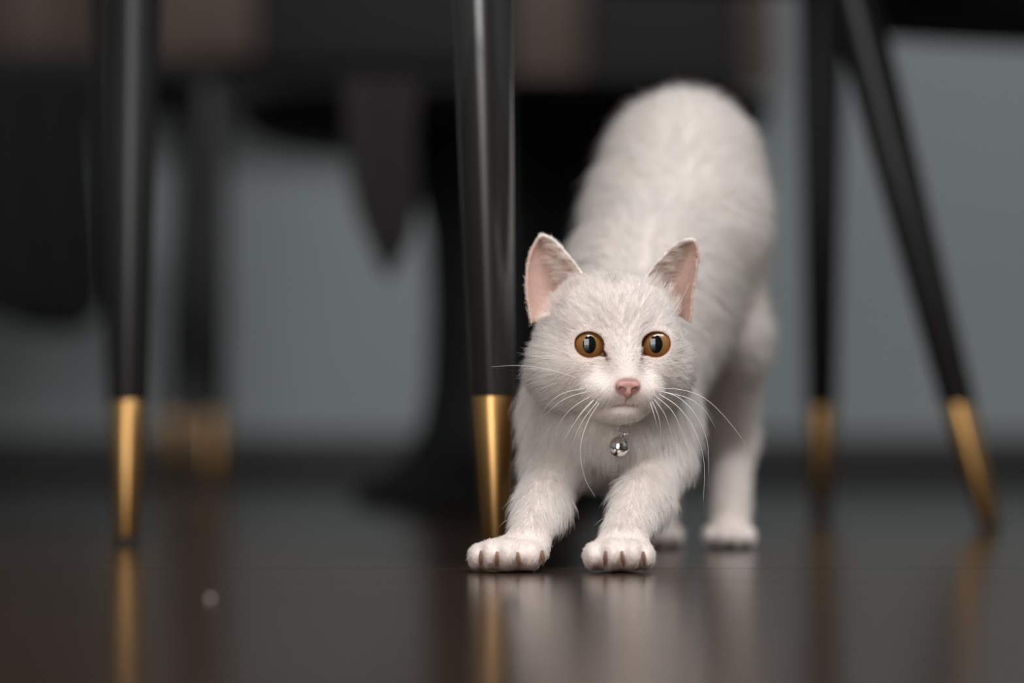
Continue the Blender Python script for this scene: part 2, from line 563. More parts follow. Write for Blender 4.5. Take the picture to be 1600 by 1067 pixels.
# --- head frame (mm): x right in the picture, f forward, z up
DH = 1.598
HEAD = np.array(at(953, 520, DH)); YAW = math.radians(12.0)
AX = np.array([math.cos(YAW), math.sin(YAW), 0.0])
AF = np.array([math.sin(YAW), -math.cos(YAW), 0.0])
AZ = np.array([0, 0, 1.0])
RH = np.stack([AX, AF, AZ], 1)
def H(x, f, z): return HEAD + 0.001 * (x * AX + f * AF + z * AZ)
def to_head(P):
    q = (P - HEAD) * 1000
    return np.stack([q @ AX, q @ AF, q @ AZ], 1)
def A(px, py, D): return np.array(at(px, py, D))
def R_(px, D): return px * D / F

gx = grade([(A(700, 500, 1.56)[0], A(812, 500, 1.58)[0], .0013), (A(812, 500, 1.58)[0], A(1092, 500, 1.58)[0], .00085), (A(1092, 500, 1.58)[0], A(1225, 500, 1.9)[0], .0018)])
gy = grade([(1.515, 1.535, .0014), (1.535, 1.612, .00085), (1.612, 1.66, .0016), (1.66, 2.02, .0028)])
zlo = A(950, 672, DH)[2]; zhi = A(950, 350, DH)[2]
gz = grade([(-0.004, 0.022, .00095), (0.022, zlo, .0015), (zlo, zhi, .00085), (zhi, 0.315, .0026)])
fld = Field(gx, gy, gz)

# torso, chest low in front, rump high behind
fld.cone(A(955, 640, 1.665), R_(98, 1.665), A(1010, 440, 1.76), R_(108, 1.76), .02)
fld.cone(A(1010, 440, 1.76), R_(106, 1.76), A(1056, 345, 1.83), R_(128, 1.83), .02)
fld.cone(A(1056, 350, 1.83), R_(126, 1.83), A(1066, 258, 1.86), R_(100, 1.86), .02)
fld.cone(A(1066, 258, 1.86), R_(100, 1.86), A(1075, 300, 1.90), R_(105, 1.90), .02)
fld.ell(A(952, 682, 1.638), (R_(96, 1.64), .040, R_(58, 1.64)), .02)          # brisket
fld.ell(A(952, 628, 1.640), (R_(114, 1.64), .040, R_(92, 1.64)), .02)
fld.cone(A(952, 560, 1.640), R_(95, 1.63), A(955, 650, 1.66), R_(105, 1.65), .02)   # neck
fld.cone(A(884, 655, 1.65), R_(52, 1.65), A(876, 720, 1.635), R_(47, 1.635), .016)  # shoulders
fld.cone(A(1022, 655, 1.65), R_(52, 1.65), A(1022, 720, 1.635), R_(47, 1.635), .016)
# belly line
fld.cone(A(990, 600, 1.70), R_(85, 1.70), A(1060, 470, 1.82), R_(95, 1.82), .02)
# front legs
fld.cone(A(871, 722, 1.632), R_(44, 1.63), A(847, 792, 1.598), R_(37, 1.6), .010)
fld.cone(A(847, 792, 1.598), R_(37, 1.6), A(828, 846, 1.568), R_(32, 1.57), .009)
fld.cone(A(1028, 722, 1.632), R_(44, 1.63), A(1003, 786, 1.598), R_(40, 1.6), .010)
fld.cone(A(1003, 786, 1.598), R_(40, 1.6), A(975, 843, 1.568), R_(35, 1.57), .009)
# hind legs
for (hx, kx, ox, fx, dd) in ((1116, 1134, 1143, 1139, 0.0), (1005, 1022, 1034, 1026, 0.012)):
    fld.cone(A(hx, 330, 1.885 + dd), R_(72, 1.88), A(kx, 520, 1.845 + dd), R_(53, 1.845), .02)
    fld.cone(A(kx, 520, 1.845 + dd), R_(53, 1.845), A(ox, 690, 1.895 + dd), R_(33, 1.89), .016)
    fld.cone(A(ox, 690, 1.895 + dd), R_(33, 1.89), A(fx + 2, 815, 1.875 + dd), R_(29, 1.87), .010)
    fld.ell(A(fx, 836, 1.868 + dd), (R_(37, 1.86), .026, R_(21, 1.86)), .008)
    for k, tx in enumerate((-31, -11, 11, 31)):
        fld.ell(A(fx + tx, 838, 1.850 + dd + .004 * (k in (0, 3))), (R_(11.5, 1.85), .011, R_(18, 1.85)), .003)
# tail hanging behind
tp = [A(1075, 260, 1.925), A(1085, 330, 1.955), A(1088, 430, 1.965), A(1085, 540, 1.955), A(1080, 600, 1.96)]
for i in range(4):
    fld.cone(tp[i], .015 - .0018 * i, tp[i + 1], .015 - .0018 * (i + 1), .008)
# front paws
fld.ell(A(795, 866, 1.557), (R_(58, 1.56), .021, R_(29, 1.56)), .010)
fld.ell(A(967, 866, 1.557), (R_(54, 1.56), .021, R_(29, 1.56)), .010)
TOES = [(745, 870, 15, 1.551, 23), (765, 867, 16, 1.546, 26), (793, 867, 20, 1.544, 27), (829, 869, 20, 1.549, 25),
        (926, 869, 16, 1.550, 24), (956, 867, 18.5, 1.544, 27), (988, 867, 18.5, 1.544, 27), (1010, 870, 14, 1.550, 23)]
for (tx, ty, rr, D, rz) in TOES:
    fld.ell(A(tx, ty, D), (R_(rr, D), .0125, R_(rz - 2, D)), .0037)

# head
def hell(x, f, z, rx, rf, rz, k, carve=False): fld.ell(H(x, f, z), (rx * .001, rf * .001, rz * .001), k * .001, RH, carve)
hell(0, -4, -1, 39.5, 33, 33, 10)
hell(0, 4, 13, 33, 24, 18.5, 8)                 # forehead
for s in (-1, 1):
    hell(s * 21.5, 1, -19, 24, 24, 22, 9)      # cheek
    hell(s * 15, 14, 3, 14, 12, 9, 7)           # brow
    hell(s * 16, 15, -18, 14, 14, 10, 8)        # cheek below the eye
    hell(s * 8.5, 18, -12, 9, 11, 11, 6)        # beside the bridge
    hell(s * 9.5, 26, -31.5, 13.5, 12.5, 9.6, 7)   # whisker pad
hell(0, 20.5, -42.5, 13, 12.5, 5.2, 4)          # chin
hell(0, 14, -38, 19, 16, 9, 7)                 # jaw
fld.cone(H(0, 19, 4), .0125, H(0, 33.0, -25), .0082, .007)     # nose bridge
# fur thickness is taken off before thin parts are added
fld.d += 0.0006

EYES = []
for s, (ex, ey) in ((-1, (920, 539)), (1, (1023.5, 538.5))):
    yd = H(s * 17.8, 16.4, -6.5)[1]
    EYES.append((s, A(ex, ey, yd)))
for s, c in EYES:
    fld.ell(c, (.0118, .0118, .0114), .006)     # lids around the ball

# ears: thickened curved sheets, (x, z, depth back) edges in mm about the head centre, seen square to the camera
def spline(pts, n):
    pts = np.array(pts, float); m = len(pts)
    t = np.linspace(0, m - 1, n); i = np.clip(t.astype(int), 0, m - 2); u = (t - i)[:, None]
    p0 = pts[np.clip(i - 1, 0, m - 1)]; p1 = pts[i]; p2 = pts[i + 1]; p3 = pts[np.clip(i + 2, 0, m - 1)]
    return 0.5 * (2 * p1 + (p2 - p0) * u + (2 * p0 - 5 * p1 + 4 * p2 - p3) * u ** 2 + (3 * p1 - p0 - 3 * p2 + p3) * u ** 3)
EAR = {
 -1: ([(-13, 29, 4), (-18, 36, 3), (-24.5, 44, 3.5), (-30, 50, 5), (-35.5, 52.8, 6)],
      [(-42, 5, -8), (-44.3, 18, -4), (-44.6, 31, 0), (-42.5, 43, 3.5), (-37.5, 52.3, 6)]),
  1: ([(18, 28, 4), (24, 36, 3), (31, 43.5, 3.5), (38, 49, 5), (43.5, 50.6, 6)],
      [(43.0, 6, 0), (44.0, 18, 1), (46.2, 31, 2.5), (47.8, 42, 4), (45.8, 50.0, 6)]),
}
SHEETS = {}
for s, (inn, out) in EAR.items():
    hell(s * 31, 0, 18, 9.5, 15, 11, 4, carve=True)
    nu, nv = 60, 70
    I = spline(inn, nv); O = spline(out, nv)
    u = np.linspace(0, 1, nu)
    S = I[:, None, :] * (1 - u)[None, :, None] + O[:, None, :] * u[None, :, None]
    v = np.linspace(0, 1, nv)
    depth = 19 * (1 - v) ** .65 * 1.0
    bow = np.sin(np.pi * u ** .85) ** .8
    S[:, :, 2] += depth[:, None] * bow[None, :]
    P = np.stack([HEAD[0] + S[..., 0] * .001, HEAD[1] + S[..., 2] * .001, HEAD[2] + S[..., 1] * .001], -1)
    uu = np.broadcast_to(u[None, :], (nv, nu)); vv = np.broadcast_to(v[:, None], (nv, nu))
    th = 0.0009 + 0.0008 * (1 - vv) * np.sin(np.pi * uu)
    SHEETS[s] = (P.reshape(-1, 3), uu.ravel(), vv.ravel())
    pts = P.reshape(-1, 3); th = th.ravel()
    sl, X, Y, Z = fld.sub(pts.min(0), pts.max(0), margin=.006)
    shp = np.broadcast_shapes(X.shape, Y.shape, Z.shape)
    from mathutils.kdtree import KDTree
    # local nearest by chunked brute force on coarse then fine samples
    G3 = np.stack([np.broadcast_to(X, shp), np.broadcast_to(Y, shp), np.broadcast_to(Z, shp)], -1).reshape(-1, 3)
    near = np.full(len(G3), 1.0, np.float32)
    # bin the sheet into strips so that each grid point only meets close samples
    for r0 in range(0, nv, 5):
        rows_ = slice(r0 * nu, min(nv, r0 + 5) * nu)
        pp = pts[rows_].astype(np.float32); tt = th[rows_].astype(np.float32)
        lo = pp.min(0) - .005; hi = pp.max(0) + .005
        m = np.nonzero(((G3 > lo) & (G3 < hi)).all(1))[0]
        for c0 in range(0, len(m), 20000):
            mi = m[c0:c0 + 20000]
            g_ = G3[mi].astype(np.float32)
            d2 = ((g_ ** 2).sum(1)[:, None] + (pp ** 2).sum(1)[None, :] - 2 * (g_.astype(np.float64) @ pp.T.astype(np.float64)))
            dd = np.sqrt(np.maximum(d2, 0)) - tt[None, :]
            near[mi] = np.minimum(near[mi], dd.min(1))
    fld.union(sl, near.reshape(shp), .0028)

# mouth slit
sl, X, Y, Z = fld.sub(H(-12, 20, -44), H(12, 50, -34), margin=.004)
hx = ((X - HEAD[0]) * AX[0] + (Y - HEAD[1]) * AX[1]) * 1000; hf = ((X - HEAD[0]) * AF[0] + (Y - HEAD[1]) * AF[1]) * 1000
hz = (Z - HEAD[2]) * 1000
zm = -39.0 - .8 * np.clip(np.abs(hx) / 9, 0, 1.5) ** 1.5
dcur = fld.d[sl]
slit = np.maximum(np.maximum(np.abs(hz - zm) - .75, np.abs(hx) - 9.5), 20 - hf) * .001
phil = np.maximum(np.maximum(np.abs(hx) - .5, np.abs(hz + 36) - 3.5), 28 - hf) * .001
slit = np.minimum(slit, phil)
slit = np.maximum(slit, -(dcur + .0016))
fld.d[sl] = np.maximum(dcur, -slit.astype(np.float32))

# eye openings (rounded, drawn down to the inner corner)
def eye_sd(s, c, X, Z):
    """signed distance (m) of the lid opening in the plane facing the camera"""
    x = (X - c[0]) * 1000 * s; z = (Z - c[2]) * 1000        # x > 0 towards the ear
    ca, sa = math.cos(.16), math.sin(.16)
    xr = x * ca + z * sa; zr = -x * sa + z * ca
    k0 = np.sqrt((xr / 7.45) ** 2 + (zr / np.where(zr > 0, 6.2, 6.7)) ** 2)
    d1 = (k0 - 1) * 7.3
    t = np.clip(((x + 4.5) * -4.0 + (z + 3.4) * -2.5) / (4.0 ** 2 + 2.5 ** 2), 0, 1)
    d2 = np.sqrt((x + 4.5 + 4.0 * t) ** 2 + (z + 3.4 + 2.5 * t) ** 2) - (2.2 - 1.7 * t)
    h = np.clip(.5 + .5 * (d2 - d1) / 1.2, 0, 1)
    return (d2 * (1 - h) + d1 * h - 1.2 * h * (1 - h)) * .001
for s, c in EYES:
    sl, X, Y, Z = fld.sub(c - .012, c + .012, margin=.004)
    op = np.maximum(eye_sd(s, c, X, Z), Y - (c[1] - .001))
    a = fld.d[sl]; b = -op.astype(np.float32); k = .0012
    h = np.clip(0.5 - 0.5 * (a - b) / k, 0, 1)
    fld.d[sl] = a * (1 - h) + b * h + k * h * (1 - h)
for s, c in EYES:      # pink corner of the eye
    fld.ell(c + .001 * np.array([-s * 7.4, -5.4, -5.2]), (.0026, .0026, .0022), .0008)
# soles flat on the floor
sl = (slice(None), slice(None), slice(0, np.searchsorted(gz, .004)))
fld.d[sl] = np.maximum(fld.d[sl], (0.0004 - gz[sl[2]])[None, None, :].astype(np.float32))

V, Q = surface_nets(gx, gy, gz, fld.d)
# keep the largest shell only
lab = np.arange(len(V))
for _ in range(400):
    m = lab[Q].min(1)
    new = lab.copy()
    for c in range(4): np.minimum.at(new, Q[:, c], m)
    new = new[new]
    if (new == lab).all(): break
    lab = new
big = np.bincount(lab).argmax()
keepv = lab == big
remap = np.cumsum(keepv) - 1
Q = remap[Q[keepv[Q[:, 0]]]]; V = V[keepv]
# light smoothing
E = np.concatenate([Q[:, [0, 1]], Q[:, [1, 2]], Q[:, [2, 3]], Q[:, [3, 0]]])
deg = np.bincount(E.ravel(), minlength=len(V)).astype(float)
for lam in (.5, -.3, .5, -.3):
    acc = np.zeros_like(V)
    for c in range(3):
        acc[:, c] = np.bincount(E[:, 0], V[E[:, 1], c], len(V)) + np.bincount(E[:, 1], V[E[:, 0], c], len(V))
    V = V + lam * (acc / deg[:, None] - V)
V[:, 2] = np.maximum(V[:, 2], 0.0003)
body_me = np_mesh('cat', V, Q)

# vertex normals
tri = np.concatenate([Q[:, [0, 1, 2]], Q[:, [0, 2, 3]]])
fn = np.cross(V[tri[:, 1]] - V[tri[:, 0]], V[tri[:, 2]] - V[tri[:, 0]])
VN = np.zeros_like(V)
for c in range(3):
    for j in range(3):
        VN[:, c] += np.bincount(tri[:, j], fn[:, c], len(V))
VN /= np.maximum(np.linalg.norm(VN, axis=1), 1e-12)[:, None]
if (VN * (V - V.mean(0))).sum() < 0:
    VN = -VN; body_me.flip_normals()

# --- region weights shared by skin colour and fur
def smooth(a, b, x):
    t = np.clip((x - a) / (b - a), 0, 1); return t * t * (3 - 2 * t)
def regions(P, N):
    q = to_head(P)
    r = {}
    r['q'] = q
    e = (q[:, 0] / 52) ** 2 + ((q[:, 1] - 4) / 50) ** 2 + ((q[:, 2] + 2) / 50) ** 2
    r['head'] = (1 - smooth(.85, 1.1, e)) * (1 - smooth(2, -14, q[:, 1]) * smooth(-10, -35, q[:, 2]))
    # ears
    ear = np.zeros(len(P)); inner = np.zeros(len(P)); eu = np.zeros(len(P)); ev = np.zeros(len(P)); side = np.zeros(len(P))
    for s in (-1, 1):
        pts, uu, vv = SHEETS[s]
        m = np.nonzero(((P > pts.min(0) - .004) & (P < pts.max(0) + .004)).all(1))[0]
        sub = slice(None, None, 2); pp = pts[sub]
        for c0 in range(0, len(m), 4000):
            mi = m[c0:c0 + 4000]
            d2 = ((P[mi][:, None, :] - pp[None]) ** 2).sum(2)
            j = d2.argmin(1); dm = np.sqrt(d2[np.arange(len(mi)), j])
            ok = dm < .0032
            ii = mi[ok]; jj = j[ok]
            ear[ii] = 1; eu[ii] = uu[sub][jj]; ev[ii] = vv[sub][jj]; side[ii] = s
    r['ear'] = ear; r['eu'] = eu; r['ev'] = ev; r['eside'] = side
    facing = smooth(.0, .25, -N[:, 1] )
    r['inner'] = ear * facing * smooth(.03, .09, eu) * (1 - smooth(.97, 1.0, ev))
    # the bowl under the sheet
    for s in (-1, 1):
        c = H(s * 30, 3, 19)
        dd = np.linalg.norm((P - c) * 1000 / np.array([9.5, 12, 11]), axis=1)
        r['inner'] = np.maximum(r['inner'], (1 - smooth(1.02, 1.18, dd)) * .9)
    ed = np.full(len(P), 1.0)
    for s, c in EYES:
        near = np.linalg.norm(P - c, axis=1) < .02
        ed = np.where(near, np.minimum(ed, eye_sd(s, c, P[:, 0], P[:, 2])), ed)
    r['eye'] = ed
    r['nose'] = np.sqrt((q[:, 0] / 6.6) ** 2 + ((q[:, 2] + 29.5) / 4.6) ** 2 + ((q[:, 1] - 39) / 6) ** 2)
    zm = -39.0 - .8 * np.clip(np.abs(q[:, 0]) / 9, 0, 1.5) ** 1.5
    r['mouth'] = np.where((q[:, 1] > 20) & (np.abs(q[:, 0]) < 10.5), np.abs(q[:, 2] - zm), 99)
    r['phil'] = np.where((q[:, 1] > 28) & (q[:, 2] < -31) & (q[:, 2] > -39), np.abs(q[:, 0]), 99)
    r['paw'] = smooth(.030, .018, P[:, 2]) * smooth(1.60, 1.585, P[:, 1])
    r['hpaw'] = smooth(.026, .015, P[:, 2]) * (P[:, 1] > 1.7)
    r['fleg'] = smooth(.072, .045, P[:, 2]) * (P[:, 1] < 1.70)
    r['hleg'] = smooth(.12, .06, P[:, 2]) * (P[:, 1] > 1.75)
    return r

CLAWS = [(751, 872), (776, 873), (810, 874), (848, 872), (944, 872), (971.5, 872), (1005, 873)]
WHITE = np.array([.935, .858, .803]); PINK = np.array([.57, .38, .315])
BROWN = np.array([.10, .045, .03]); SKIN = np.array([.74, .58, .52])
def skin_colour(P, N, r):
    C = np.tile(WHITE * np.array([.95, .90, .88]), (len(P), 1))
    def mixin(wt, col):
        nonlocal C
        C = C * (1 - wt[:, None]) + col * wt[:, None]
    mixin(r['inner'], PINK)
    mixin(smooth(.0042, .0018, r['eye']) * .55, SKIN)
    mixin(smooth(.0010, .0002, r['eye']), BROWN * 1.6)
    q = r['q']
    tear = np.minimum(np.hypot(q[:, 0] + 9.2, q[:, 2] + 15), np.hypot(q[:, 0] - 9.2, q[:, 2] + 15))
    mixin(smooth(2.0, .6, tear) * .8 * (q[:, 1] > 20), BROWN * 2.0)
    for s, c in EYES:
        dc = np.linalg.norm((P - (c + .001 * np.array([-s * 7.4, -5.4, -5.2]))) * 1000, axis=1)
        mixin(smooth(3.4, 2.4, dc) * (r['eye'] < .0006), np.array([.30, .15, .12]))
    mixin(smooth(1.25, .95, r['nose']), np.array([.62, .34, .29]))
    mixin(smooth(1.1, .3, r['mouth']) * .85 * smooth(10, 5, np.abs(q[:, 0])), np.array([.42, .22, .18]))
    mixin(smooth(1.0, .3, r['phil']) * .8, np.array([.50, .28, .23]))
    mixin(r['paw'] * smooth(.013, .004, P[:, 2]) * .5, np.array([.70, .47, .40]))
    return np.clip(C, 0, 1)

RV = regions(V, VN)
colv = skin_colour(V, VN, RV)
ca_ = body_me.color_attributes.new('tint', 'FLOAT_COLOR', 'POINT')
ca_.data.foreach_set('color', np.concatenate([colv, np.ones((len(V), 1))], 1).astype(np.float32).ravel())

m, nt, b = new_mat('cat_skin')
at_n = nt.nodes.new('ShaderNodeAttribute'); at_n.attribute_name = 'tint'
nt.links.new(at_n.outputs['Color'], b.inputs['Base Color'])
b.inputs['Roughness'].default_value = 0.6
b.inputs['Specular IOR Level'].default_value = 0.25
b.inputs['Subsurface Weight'].default_value = 0.25
b.inputs['Subsurface Radius'].default_value = (1.0, .45, .3)
b.inputs['Subsurface Scale'].default_value = 0.003
body_me.materials.append(m)
cat = bpy.data.objects.new('cat', body_me)
COL.objects.link(cat)
tag(cat, 'white short-haired cat with amber eyes stretching forward on the dark floor', 'cat')

# eyes
m, nt, b = new_mat('amber_iris')
N_, L_ = nt.nodes, nt.links
tc = N_.new('ShaderNodeTexCoord'); sep = N_.new('ShaderNodeSeparateXYZ'); L_.new(tc.outputs['Object'], sep.inputs[0])
def mth(op, a_, b_=None):
    n = N_.new('ShaderNodeMath'); n.operation = op
    for i, x in enumerate((a_, b_)):
        if x is None: continue
        if isinstance(x, (int, float)): n.inputs[i].default_value = x
        else: L_.new(x, n.inputs[i])
    return n.outputs[0]
rad = mth('SQRT', mth('ADD', mth('MULTIPLY', sep.outputs[0], sep.outputs[0]), mth('MULTIPLY', sep.outputs[2], sep.outputs[2])))
ang = mth('ARCTAN2', sep.outputs[2], sep.outputs[0])
comb = N_.new('ShaderNodeCombineXYZ'); L_.new(mth('MULTIPLY', ang, 6.0), comb.inputs[0]); L_.new(mth('MULTIPLY', rad, 260.0), comb.inputs[1])
nz = N_.new('ShaderNodeTexNoise'); nz.inputs['Scale'].default_value = 1.6; nz.inputs['Detail'].default_value = 4
L_.new(comb.outputs[0], nz.inputs['Vector'])
ramp = N_.new('ShaderNodeValToRGB'); cr = ramp.color_ramp
L_.new(mth('ADD', mth('DIVIDE', rad, .0105), mth('MULTIPLY', mth('SUBTRACT', nz.outputs[0], .5), .18)), ramp.inputs[0])
cr.elements[0].position = .30; cr.elements[0].color = (.20, .13, .05, 1)
cr.elements[1].position = .88; cr.elements[1].color = (.035, .014, .006, 1)
e = cr.elements.new(.44); e.color = (.30, .135, .028, 1)
e = cr.elements.new(.62); e.color = (.33, .115, .018, 1)
e = cr.elements.new(.74); e.color = (.18, .062, .014, 1)
L_.new(ramp.outputs[0], b.inputs['Base Color'])
b.inputs['Roughness'].default_value = .35
b.inputs['Coat Weight'].default_value = 1.0; b.inputs['Coat Roughness'].default_value = .02
M_iris = m
M_pupil = plain('pupil_black', (.004, .005, .006), .03, coat=1.0)
for s, c in EYES:
    import bmesh
    R0 = .0112
    bm = bmesh.new(); bmesh.ops.create_uvsphere(bm, u_segments=48, v_segments=32, radius=R0)
    me = bpy.data.meshes.new('eye'); bm.to_mesh(me); bm.free(); me.shade_smooth(); me.materials.append(M_iris)
    e = bpy.data.objects.new('eye', me); COL.objects.link(e); e.location = c; e.parent = cat
    e['label'] = 'amber eye'
    # pupil: an upright oval cap lying on the ball, looking at the lens
    vv, ff = [], []
    nr, na = 6, 36
    vv.append((0, -1, 0))
    for i in range(1, nr + 1):
        for k in range(na):
            a_ = 2 * math.pi * k / na
            x = 3.2 / 10.5 * i / nr * math.cos(a_); z = 4.4 / 10.5 * i / nr * math.sin(a_)
            vv.append((x, -math.sqrt(max(0, 1 - x * x - z * z)), z))
    for k in range(na): ff.append((0, 1 + (k + 1) % na, 1 + k))
    for i in range(nr - 1):
        for k in range(na):
            k2 = (k + 1) % na
            ff.append((1 + i * na + k, 1 + i * na + k2, 1 + (i + 1) * na + k2, 1 + (i + 1) * na + k))
    pu = mesh_obj('pupil', [tuple(q * R0 * 1.012 for q in p) for p in vv], ff, M_pupil, e)

# nose pad
nf = Field(np.arange(-.009, .0091, .00036), np.arange(-.006, .0101, .00036), np.arange(-.009, .0071, .00036))
nf.ell((0, -.0006, .0006), (.0060, .0044, .0030), .002)
for s in (-1, 1):
    nf.ell((s * .0042, .0000, -.0004), (.0029, .0040, .0027), .0016)
nf.ell((0, .0004, -.0036), (.0023, .0034, .0036), .0024)
for s in (-1, 1):
    Rr = np.array(Matrix.Rotation(-s * .75, 3, 'Y'))
    nf.ell((s * .0036, .0034, -.0024), (.0021, .0046, .00100), .0004, Rr, carve=True)
    nf.ell((s * .0026, .0034, -.0029), (.0011, .0046, .0012), .0004, None, carve=True)
nv_, nq_ = surface_nets(nf.g[0], nf.g[1], nf.g[2], nf.d)
nv_w = H(0, 37.6, -28.6) + .94 * (nv_[:, [0]] * AX + nv_[:, [1]] * AF + nv_[:, [2]] * AZ)
nme = np_mesh('nose', nv_w, nq_)
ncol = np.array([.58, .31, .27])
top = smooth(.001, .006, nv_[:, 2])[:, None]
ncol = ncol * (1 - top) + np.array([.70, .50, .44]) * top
ca_ = nme.color_attributes.new('tint', 'FLOAT_COLOR', 'POINT')
ca_.data.foreach_set('color', np.concatenate([ncol, np.ones((len(nv_), 1))], 1).astype(np.float32).ravel())
m2_ = body_me.materials[0].copy(); m2_.name = 'nose_leather'
m2_.node_tree.nodes['Principled BSDF'].inputs['Roughness'].default_value = .45
nme.materials.append(m2_)
no = bpy.data.objects.new('nose', nme); COL.objects.link(no); no.parent = cat
no['label'] = 'pink nose'

# claws in their sheaths
M_claw = plain('brown_claw', (.24, .12, .075), .4, noise=.3, nscale=300)
for (px_, py_) in CLAWS:
    c = A(px_, py_, 1.545)
    j = np.linalg.norm(V - c, axis=1)
    # front surface of the paw at this spot
    m = (np.abs(V[:, 0] - c[0]) < .0016) & (np.abs(V[:, 2] - c[2]) < .003) & (V[:, 1] < 1.57)
    yf = V[m, 1].min() if m.any() else 1.545
    vv, ff = [], []
    n, ns = 8, 9
    tilt = .18 * math.copysign(1, (px_ - (800 if px_ < 900 else 970)))
    for i in range(ns):
        h = i / (ns - 1)
        z = c[2] + .0042 - .0085 * h
        rr = .00092 * math.sin(math.pi * min(1, .18 + h * .82)) + .00012
        yy = yf + .0002 - .0012 * math.sin(math.pi * h) + .0008 * h
        xx = c[0] + tilt * .004 * (h - .5)
        for k in range(n):
            a_ = 2 * math.pi * k / n
            vv.append((xx + rr * math.cos(a_), yy + 1.3 * rr * math.sin(a_), z))
    for i in range(ns - 1):
        for k in range(n):
            k2 = (k + 1) % n
            ff.append((i * n + k, i * n + k2, (i + 1) * n + k2, (i + 1) * n + k))
    o = mesh_obj('claw', vv, ff, M_claw, cat)

# whiskers
M_whisk = plain('white_whisker', (.85, .80, .76), .35)
def tube(name, pts, r0, r1, mat, parent, n=5, closed=False):
    pts = [Vector(p) for p in pts]; vv, ff = [], []
    m = len(pts)
    for i, p in enumerate(pts):
        tg = (pts[(i + 1) % m if closed else min(i + 1, m - 1)] - pts[(i - 1) % m if closed else max(i - 1, 0)]).normalized()
        a_ = tg.cross(Vector((0, 0, 1)))
        if a_.length < .05: a_ = tg.cross(Vector((0, 1, 0)))
        a_.normalize(); b_ = tg.cross(a_)
        rr = r0 + (r1 - r0) * i / (m - 1) if not closed else r0
        for k in range(n):
            t_ = 2 * math.pi * k / n
            vv.append(p + a_ * rr * math.cos(t_) + b_ * rr * math.sin(t_))
    for i in range(m if closed else m - 1):
        for k in range(n):
            k2 = (k + 1) % n; i2 = (i + 1) % m
            ff.append((i * n + k, i * n + k2, i2 * n + k2, i2 * n + k))
    if not closed:
        ff.append(tuple(range(n))); ff.append(tuple(range((m - 1) * n, m * n)))
    return mesh_obj(name, vv, ff, mat, parent)
WH = [
 [(912, 607), (880, 614), (858, 630), (845, 650)], [(916, 612), (885, 622), (860, 640), (848, 652)],
 [(921, 620), (898, 634), (878, 655), (864, 684)], [(928, 625), (905, 650), (886, 680), (876, 700)],
 [(933, 628), (912, 655), (897, 685), (888, 712)], [(936, 630), (920, 655), (908, 690), (908, 722), (916, 752), (930, 776)],
 [(926, 626), (908, 645), (892, 672), (884, 690)], [(900, 590), (860, 578), (815, 571), (768, 573)],
 [(1030, 606), (1070, 610), (1105, 625), (1140, 660), (1168, 698)], [(1032, 611), (1062, 622), (1088, 650), (1105, 690), (1107, 742)],
 [(1030, 616), (1060, 636), (1085, 672), (1100, 720), (1099, 782)], [(1026, 620), (1050, 642), (1066, 675), (1076, 716)],
 [(1022, 624), (1040, 650), (1052, 690)], [(1019, 627), (1030, 655), (1034, 698)], [(1016, 629), (1024, 655), (1028, 676)],
 [(1035, 612), (1075, 622), (1100, 640), (1118, 668)],
]
for wl in WH:
    side = -1 if wl[0][0] < 970 else 1
    pts = spline(np.array([(x, y) for x, y in wl]), 16)
    c3 = []
    y_root = H(side * 12, 37, -32)[1]
    for i, (x, y_) in enumerate(pts):
        c3.append(at(x, y_, y_root - .006 * math.sin(math.pi * min(1, i / 15 * 1.0)) + .006 * i / 15))
    tube('whisker', c3, .00019, .00007, M_whisk, cat)
for wl in ([(905, 512), (885, 480), (870, 440)], [(1035, 512), (1060, 478), (1078, 440)], [(912, 510), (900, 470), (893, 436)]):
    pts = spline(np.array(wl), 10); yr = EYES[0][1][1] - .006
    tube('whisker', [at(x, y_, yr + .006 * i / 9) for i, (x, y_) in enumerate(pts)], .00013, .00005, M_whisk, cat)

# ------------------------------------------------------------------ collar with bell
M_steel = plain('polished_steel', (.80, .78, .76), .16, 1.0)
M_band = plain('dark_collar_band', (.035, .035, .03), .6)
def front_y(x, z, tol=.003):
    m = (np.abs(V[:, 0] - x) < tol) & (np.abs(V[:, 2] - z) < tol) & (VN[:, 1] < 0.2) & (V[:, 1] > 1.590)
    return float(np.median(np.sort(V[m, 1])[:8])) if m.any() else 1.62
p_ = at(967, 698, 1.59)
DB = front_y(p_.x, p_.z) - .0105
bc = at(967, 698, DB)
col_e = empty('collar', tuple(at(960, 640, 1.62)))
tag(col_e, 'round silver bell on a collar sunk in white fur under the cat chin', 'collar')
from mathutils.bvhtree import BVHTree
bvh = BVHTree.FromPolygons([tuple(v) for v in V], [tuple(int(i) for i in q_) for q_ in Q])
nc = Vector(A(955, 648, 1.655))
bp_ = []
for k in range(64):
    a_ = 2 * math.pi * k / 64
    d_ = Vector((math.cos(a_), math.sin(a_), .15 + .35 * math.sin(a_))).normalized()
    hit = bvh.ray_cast(nc, d_, .055)
    rr = hit[3] if hit[0] is not None else .045
    rr = min(rr, .055)
    spot = -.024 < rr * d_.x < -.015 and d_.y < 0
    bp_.append(nc + d_ * (rr + (.0030 if spot else -.0030)))
o = tube('band', bp_, .0013, .0013, M_band, None, n=8, closed=True); child(o, col_e)
rc = at(976, 668, DB - .0015)
o = tube('split_ring', [rc + Vector((.0034 * math.cos(2 * math.pi * k / 24), .0008 * math.sin(4 * math.pi * k / 24), .0034 * math.sin(2 * math.pi * k / 24))) for k in range(24)], .00032, .00032, M_steel, None, n=6, closed=True); child(o, col_e)
RB = .0054
vv, ff = [], []
nr, na = 28, 40
